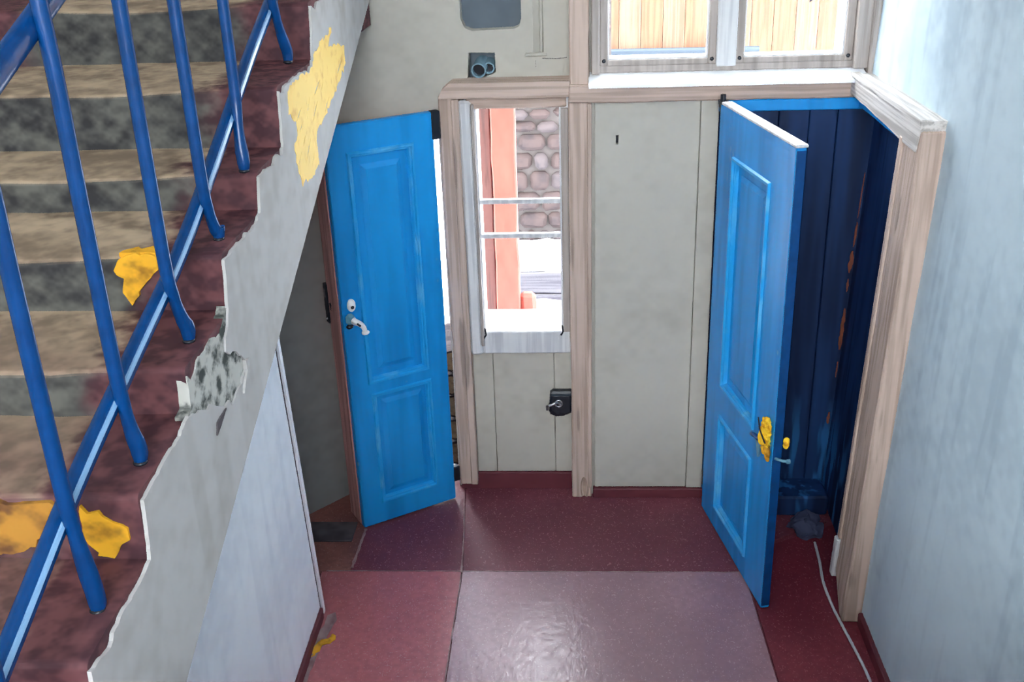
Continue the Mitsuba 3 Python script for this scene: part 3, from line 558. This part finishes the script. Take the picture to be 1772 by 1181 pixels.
# stringer: saw-toothed top with crumbling edge
top = []
pl = [(0.95, 1.42), (1.352, 1.42), (1.366, 1.585), (1.655, 1.606), (1.676, 1.728), (1.975, 1.765), (1.992, 1.84), (2.28, 1.862), (2.315, 1.985), (2.64, 2.0), (2.672, 2.09), (2.935, 2.105), (2.962, 2.258), (3.40, 2.275), (3.445, 2.435), (4.5, 2.45)]
out = []
for a, b in zip(pl[:-1], pl[1:]):
    a, b = np.array(a), np.array(b); n = max(1, int(np.linalg.norm(b - a) / 0.012))
    for k in range(n):
        q = a + (b - a) * k / n; h = meshkit.fbm(np.array([[q[0] * 14, q[1] * 14, 3.0]]), 3, 4)[0]; j = meshkit.fbm(np.array([[q[0] * 45, q[1] * 45, 9.0]]), 2, 6)[0]
        out.append(q + np.array([0.3, -1.0]) * (max(0, h - 0.5) * 0.07 + max(0, j - 0.55) * 0.02) if 0 < k < n - 1 else q)
out.append(np.array(pl[-1]))
poly = Polygon([tuple(p) for p in out] + [(4.5, BZ(4.5)), (0.95, BZ(0.95))]).buffer(0)
sm = mf(extr(poly, 'x', XS - 0.008, XS))
H0 = Polygon(jag([(2.294, 1.87), (2.227, 1.858), (2.04, 1.86), (1.95, 1.87), (1.95, 1.755), (2.0, 1.748), (2.114, 1.696), (2.246, 1.655), (2.346, 1.680), (2.37, 1.702), (2.30, 1.755), (2.23, 1.785)], 0.006, 0.02, 12)).buffer(0)
sm -= mf(extr(H0, 'x', XS - 0.02, XS + 0.02))
part(st, 'stringer', sm, 'stringer_plaster', label='white plaster stringer with crumbling saw-tooth edge')
hb = mf(extr(H0.intersection(poly).buffer(0.004).intersection(poly.buffer(-0.001)), 'x', XS - 0.03, XS - 0.002)).refine_to_length(0.010)
hb = tm(hb); v = np.array(hb.vertices); v[:, 0] += np.where(v[:, 0] > XS - 0.015, (meshkit.fbm(v * 30, 4, 2) - 1.0) * 0.0062, 0); hb.vertices = v
part(st, 'broken_plaster', hb, 'broken_plaster', 40, 'grey broken patch of bared plaster')
part(st, 'plaster_flake', rough(extr(jag([(2.345, 1.712), (2.376, 1.704), (2.362, 1.676), (2.30, 1.640), (2.315, 1.66), (2.345, 1.685)], 0.0015, 0.02, 3), 'x', XS - 0.01, XS + 0.006), 0.003, 30, 0.012), 'stringer_plaster', label='lifted white flake')
part(st, 'plaster_flake', rough(extr(jag([(2.10, 1.668), (2.17, 1.668), (2.13, 1.652), (2.085, 1.640)], 0.0015, 0.02, 4), 'x', XS - 0.004, XS + 0.004), 0.002, 30, 0.012), 'dark_grey_board', label='dark chip below the broken patch')
YEL = [(3.705, 2.331), (3.623, 2.319), (3.538, 2.313), (3.454, 2.29), (3.30, 2.268), (3.12, 2.255), (3.047, 2.24), (3.032, 2.176), (3.101, 2.141), (3.103, 2.101), (3.051, 2.069), (3.073, 1.993), (3.098, 1.951), (3.219, 1.939), (3.335, 1.952), (3.342, 2.055), (3.458, 2.076), (3.67, 2.122), (3.888, 2.185), (3.886, 2.246), (3.794, 2.27), (3.634, 2.284)]
ypoly = Polygon(jag(YEL, 0.006, 0.018, 21)).buffer(0).intersection(poly.buffer(-0.004))
rng = np.random.default_rng(8)
for k in range(16):                                   # bare scratches inside the patch
    c = np.array([rng.uniform(3.08, 3.8), 0]); c[1] = rng.uniform(1.97, 2.27); l = rng.uniform(0.02, 0.06); a = rng.uniform(0.3, 0.9)
    q = np.array([math.cos(a), math.sin(a)]) * l; w = np.array([-q[1], q[0]]) * 0.05
    ypoly = ypoly.difference(Polygon([c - q, c + w, c + q, c - w]).buffer(0.0008))
ygs = [g for g in getattr(ypoly, 'geoms', [ypoly]) if g.area > 1e-5]
part(st, 'yellow_patch', cat([extr(g, 'x', XS - 0.002, XS + 0.0012) for g in ygs]), 'yellow_paint', label='big bright yellow paint patch on the stringer')
def blot(pts, y, m, seed, lab):
    q = extr(Polygon(jag(pts, 0.004, 0.014, seed)).buffer(0), 'y', y, y + 0.014); part(st, 'yellow_blot', q, m, label=lab)
blot([(-1.077, 1.988), (-1.055, 2.003), (-1.031, 2.006), (-1.02, 2.0), (-1.005, 2.004), (-0.978, 1.995), (-0.982, 1.965), (-1.018, 1.932), (-1.039, 1.90), (-1.065, 1.875), (-1.08, 1.906), (-1.07, 1.943), (-1.091, 1.965)], 2.311, 'ochre_paint', 1, 'ochre heart-like paint blot on a riser')
blot([(-0.941, 1.725), (-0.90, 1.70), (-0.856, 1.675), (-0.857, 1.648), (-0.876, 1.638), (-0.895, 1.605), (-0.925, 1.61), (-0.937, 1.64), (-0.95, 1.66)], 1.660, 'ochre_paint', 2, 'bright ochre paint blot low on the flight')
blot([(-1.16, 1.725), (-1.099, 1.728), (-1.053, 1.73), (-1.012, 1.732), (-0.97, 1.714), (-1.0, 1.66), (-1.057, 1.63), (-1.10, 1.612), (-1.147, 1.61), (-1.20, 1.62), (-1.22, 1.68)], 1.6605, 'ochre_worn', 3, 'worn ochre paint on the lowest riser')
blot([(-1.345, 1.965), (-1.332, 1.962), (-1.328, 1.93), (-1.338, 1.925)], 2.311, 'ochre_paint', 4, None)
part(st, 'yellow_blot', extr(Polygon(jag([(-1.075, 2.322), (-1.07, 2.345), (-1.045, 2.366), (-1.03, 2.352), (-1.01, 2.37), (-0.985, 2.352), (-0.978, 2.322)], 0.003, 0.014, 7)).buffer(0), 'z', 1.992, 2.0045), 'ochre_paint')

# ---------------------------------------------------------------- railing
ra = thing('stair_railing', 'blue painted iron stair railing with slanting rails and thin balusters', 'railing')
RX = -0.90
low_pts = [(RX, 0.6, 1.44), (RX, 1.255, 1.686), (RX, 1.577, 1.812), (RX, 1.915, 1.920), (RX, 2.242, 2.022), (RX, 2.569, 2.160), (RX, 2.976, 2.346), (RX, 3.286, 2.473), (RX, 3.9, 2.72)]
part(ra, 'lower_rail', tube(smooth_path(low_pts, 6), 0.0215, 12, 0.85), 'blue_rail_paint', True)
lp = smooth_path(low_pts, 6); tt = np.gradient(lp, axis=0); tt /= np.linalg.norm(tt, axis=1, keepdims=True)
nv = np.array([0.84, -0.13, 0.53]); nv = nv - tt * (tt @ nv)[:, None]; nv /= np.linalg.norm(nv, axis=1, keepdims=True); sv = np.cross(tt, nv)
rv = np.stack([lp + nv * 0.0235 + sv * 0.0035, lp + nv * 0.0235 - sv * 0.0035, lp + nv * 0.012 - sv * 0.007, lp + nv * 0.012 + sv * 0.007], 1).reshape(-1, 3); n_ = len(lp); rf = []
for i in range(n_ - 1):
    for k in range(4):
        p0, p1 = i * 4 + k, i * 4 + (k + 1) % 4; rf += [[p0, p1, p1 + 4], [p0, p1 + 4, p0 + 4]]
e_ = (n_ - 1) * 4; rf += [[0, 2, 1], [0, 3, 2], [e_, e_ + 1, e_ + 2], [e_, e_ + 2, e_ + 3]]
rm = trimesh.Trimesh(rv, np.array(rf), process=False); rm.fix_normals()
mat('rail_highlight_paint', lin(120, 162, 196), 0.16, 1.0, coat=1.0)  # pale colour paints the window highlight onto the rail
part(ra, 'rail_highlight', rm, 'rail_highlight_paint', label='flat ridge along the lower rail, coloured pale as its highlight')
HR = lambda y: 2.543 + 0.385 * (y - 1.654)
hp = [(RX, y, HR(y)) for y in np.linspace(0.9, 4.3, 12)]
part(ra, 'upper_rail', tube(hp, 0.024, 14, 0.8), 'blue_rail_paint', True)
part(ra, 'handrail', tube([(RX, y, HR(y) + 0.42) for y in np.linspace(0.9, 4.3, 12)], 0.026, 14, 0.8), 'blue_rail_paint', True)
LOW = lambda y: float(np.interp(y, [p[1] for p in low_pts], [p[2] for p in low_pts]))
# foot (y, z) and the rod's place at its top, one per step
for i, (yf, zf, yt) in enumerate([(1.514, 1.600, 1.498), (1.792, 1.745, 1.772), (2.139, 1.857, 2.09), (2.432, 2.0, 2.386), (2.70, 2.10, 2.729), (3.27, 2.29, 3.184), (1.19, 1.45, 1.20)]):
    zl = LOW(yt); zt = HR(yt) - 0.005; x = RX + 0.028; e = RX + 0.034
    pts = [(RX + 0.012, yt, zt + 0.42), (x, yt, zt), (x, yt, zt - 0.25), (x, yt, zl + 0.10), (x, yt + (yf - yt) * 0.35, zl), (x + 0.002, yt + (yf - yt) * (0.35 + 0.65 * 0.06 / max(zl - zf - 0.03, 0.07)), zl - 0.06), (e, yf, zf + 0.03), (e, yf - 0.003, zf - 0.004)]
    r = np.interp(np.linspace(0, 1, 57), [0, 0.5, 0.60, 0.68, 0.78, 0.9, 1.0], [0.0145, 0.0145, 0.013, 0.0145, 0.0175, 0.0165, 0.011])
    b = part(ra, 'baluster', tube(smooth_path(pts, 8), r, 10), 'blue_rail_paint', True)
    part(b, 'foot_socket', ball((e, yf - 0.004, zf + 0.001), 0.0145, 2, (1, 1, 0.5)), 'black_iron', True, 'dark foot in the tread')

# ---------------------------------------------------------------- small things in the hall
co = thing('cord', 'whitish cord lying on the floor along the right wall', 'cord')
solo(co, tube(smooth_path([(1.075, 4.02, 0.005), (1.066, 3.88, 0.005), (1.050, 3.73, 0.006), (1.052, 3.58, 0.005), (1.060, 3.48, 0.006), (1.080, 3.30, 0.005), (1.092, 3.135, 0.006), (1.098, 2.8, 0.005)], 10), 0.006, 8), 'cord_white', True)
rg = thing('rag_heap', 'small heap of dark crumpled rag in the corner of the dark doorway', 'rag')
solo(rg, crumple(ball((1.06, 4.13, 0.03), 0.07, 4, (0.9, 1.3, 0.6)), 0.09, 22, 4), 'rag_dark', 40)

# ---------------------------------------------------------------- outdoors
gr = struct('ground', 'snow-covered yard outside the windows', 'ground')
nx, ny = 60, 70
gx, gy = np.meshgrid(np.linspace(-9, 11, nx), np.linspace(4.80, 24, ny))
gz = -0.06 + 0.05 * np.clip(gy - 5, 0, 3) + (meshkit.fbm(np.stack([gx * 0.8, gy * 0.8, gx * 0], -1), 3, 3) - 0.5) * 0.12 + 0.30 * np.exp(-((gx + 0.25) / 0.5) ** 2 - ((gy - 7.3) / 0.5) ** 2)
idx = np.arange(nx * ny).reshape(ny, nx); q = np.stack([idx[:-1, :-1], idx[:-1, 1:], idx[1:, 1:], idx[1:, :-1]], -1).reshape(-1, 4)
solo(gr, trimesh.Trimesh(np.stack([gx, gy, gz], -1).reshape(-1, 3), np.vstack([q[:, [0, 1, 2]], q[:, [0, 2, 3]]]), process=False), 'snow', True)
rp = thing('red_post', 'tall red painted post standing in the snow seen through the small window', 'post')
part(rp, 'shaft', rough(cb(-0.430, -0.300, 5.56, 5.68, -0.05, 2.6, 0.008), 0.01, 5, 0.12, 4), 'red_post_paint')
part(rp, 'cladding', rough(cb(-0.505, -0.436, 5.60, 5.66, -0.05, 2.6, 0.005), 0.008, 6, 0.12, 6), 'grey_post_wood', label='thin weathered board beside the post')
part(rp, 'brace', rough(cb(-0.30, -0.21, 5.58, 5.66, 0.30, 0.60, 0.02), 0.01, 8, 0.06, 8), 'red_post_paint')
sw = thing('stone_wall', 'grey-brown stone wall with pale joints behind the red post', 'wall')
part(sw, 'mortar_core', box(-0.74, 0.30, 8.06, 8.36, -0.1, 1.95), 'mortar')
rng = np.random.default_rng(12); z = 0.1
while z < 1.85:
    h = rng.uniform(0.09, 0.17); x = -0.74 + rng.uniform(-0.06, 0.0)
    while x < 0.22:
        w = rng.uniform(0.10, 0.24)
        s = rough(cb(x, min(x + w - 0.022, 0.30), 8.0 + rng.uniform(0, 0.02), 8.12, z, z + h - 0.022, 0.03), 0.02, 6, 0.12, int(x * 50 + z * 700) % 999)
        part(sw, 'stone', s, ('stone_a', 'stone_b')[int(rng.integers(2))], 40)
        x += w
    z += h
wb_ = thing('wooden_trough', 'weathered grey wooden trough with snow on top behind the red post', 'trough')
part(wb_, 'plank', rough(cb(-0.42, 0.20, 6.75, 6.79, 0.15, 0.30, 0.005), 0.006, 8, 0.08), 'grey_old_wood')
part(wb_, 'plank', rough(cb(-0.42, 0.20, 6.745, 6.785, 0.01, 0.145, 0.005), 0.006, 8, 0.08, 3), 'grey_old_wood')
part(wb_, 'back_plank', cb(-0.42, 0.20, 7.05, 7.09, 0.0, 0.30, 0.005), 'grey_old_wood')
part(wb_, 'snow_cap', rough(m3.Manifold.hull_points([[x, y, z] for x, y, z in ((-0.40, 6.77, 0.30), (0.2, 6.77, 0.30), (-0.38, 7.07, 0.30), (0.2, 7.07, 0.30), (-0.30, 6.85, 0.36), (0.18, 6.85, 0.46), (-0.3, 7.0, 0.38), (0.18, 7.0, 0.5))]), 0.03, 5, 0.05), 'snow', 40)
bd = thing('plank_building', 'pale orange plank-clad building across the snowy yard behind the double window', 'building')
part(bd, 'core', box(-1.05, 6.0, 11.08, 13.5, -0.1, 4.4), 'plank_a')
rng = np.random.default_rng(5)
for i in range(32):
    x = -1.05 + i * 0.22
    part(bd, 'plank', cb(x, x + 0.217, 11.05 + rng.uniform(0, 0.012), 11.085, -0.1, 4.4, 0.003), ('plank_a', 'plank_b')[int(rng.integers(2))])
part(bd, 'roof', extr([(10.8, 4.36), (13.8, 4.6), (13.8, 4.7), (10.8, 4.46)], 'x', -1.2, 6.3), 'snow')
pl_ = thing('pipe_rail', 'blue-grey pipe rail on a low snowy bank in front of the plank building', 'rail')
part(pl_, 'rail', tube([(0.35, 10.0, 1.255), (1.72, 10.0, 1.25)], 0.03, 12), 'rail_grey', True)
for x in (0.4, 1.68): part(pl_, 'post', tube([(x, 10.0, 0.2), (x, 10.0, 1.2)], 0.025, 10), 'rail_grey', True)
sb = thing('snow_bank', 'bright snow bank behind the pipe rail', 'snow')
solo(sb, rough(m3.Manifold.hull_points([[x, y, z] for x in (0.0, 1.5) for y, z in ((10.3, -0.1), (10.98, -0.1), (10.4, 1.08), (10.98, 1.12))]), 0.05, 2, 0.15), 'snow', 40)
# firewood leaning outside the left door's gap
def log(name_lab, a, b, r, ring, grp=None):
    k = thing('firewood_log', name_lab, 'firewood', 'firewood stacked outside the left door')
    a, b = np.array(a, float), np.array(b, float); d = (b - a) / np.linalg.norm(b - a)
    part(k, 'bark', rough(mf(cyl(a, b, r, 14)), 0.004, 30, 0.03, len(used)), 'bark', 40)
    part(k, 'cut_end', cyl(a - d * 0.002, a + d * 0.004, r * 0.82, 14), 'log_end')
    return k
log('topmost split log behind the gap of the left door', (-0.60, 4.70, 0.60), (-0.63, 4.98, 0.63), 0.062, 0)
log('second firewood log from the top behind the left door', (-0.61, 4.70, 0.47), (-0.60, 4.98, 0.47), 0.058, 0)
log('third firewood log from the top behind the left door', (-0.60, 4.71, 0.345), (-0.62, 4.98, 0.345), 0.064, 0)
log('fourth firewood log from the top behind the left door', (-0.605, 4.70, 0.215), (-0.60, 4.98, 0.215), 0.060, 0)
log('lowest firewood log on the ground behind the left door', (-0.60, 4.70, 0.08), (-0.62, 4.98, 0.08), 0.068, 0)
lf_ = thing('dried_leaf', 'small dark dried leaf hanging at the right pane of the double window', 'leaf')
solo(lf_, rough(m3.Manifold.hull_points([[x, y, z] for x, y, z in ((0.955, 4.468, 2.285), (0.972, 4.462, 2.33), (0.995, 4.468, 2.36), (1.0, 4.472, 2.33), (0.98, 4.474, 2.30))]), 0.002, 40, 0.01), 'rag_dark', 40)
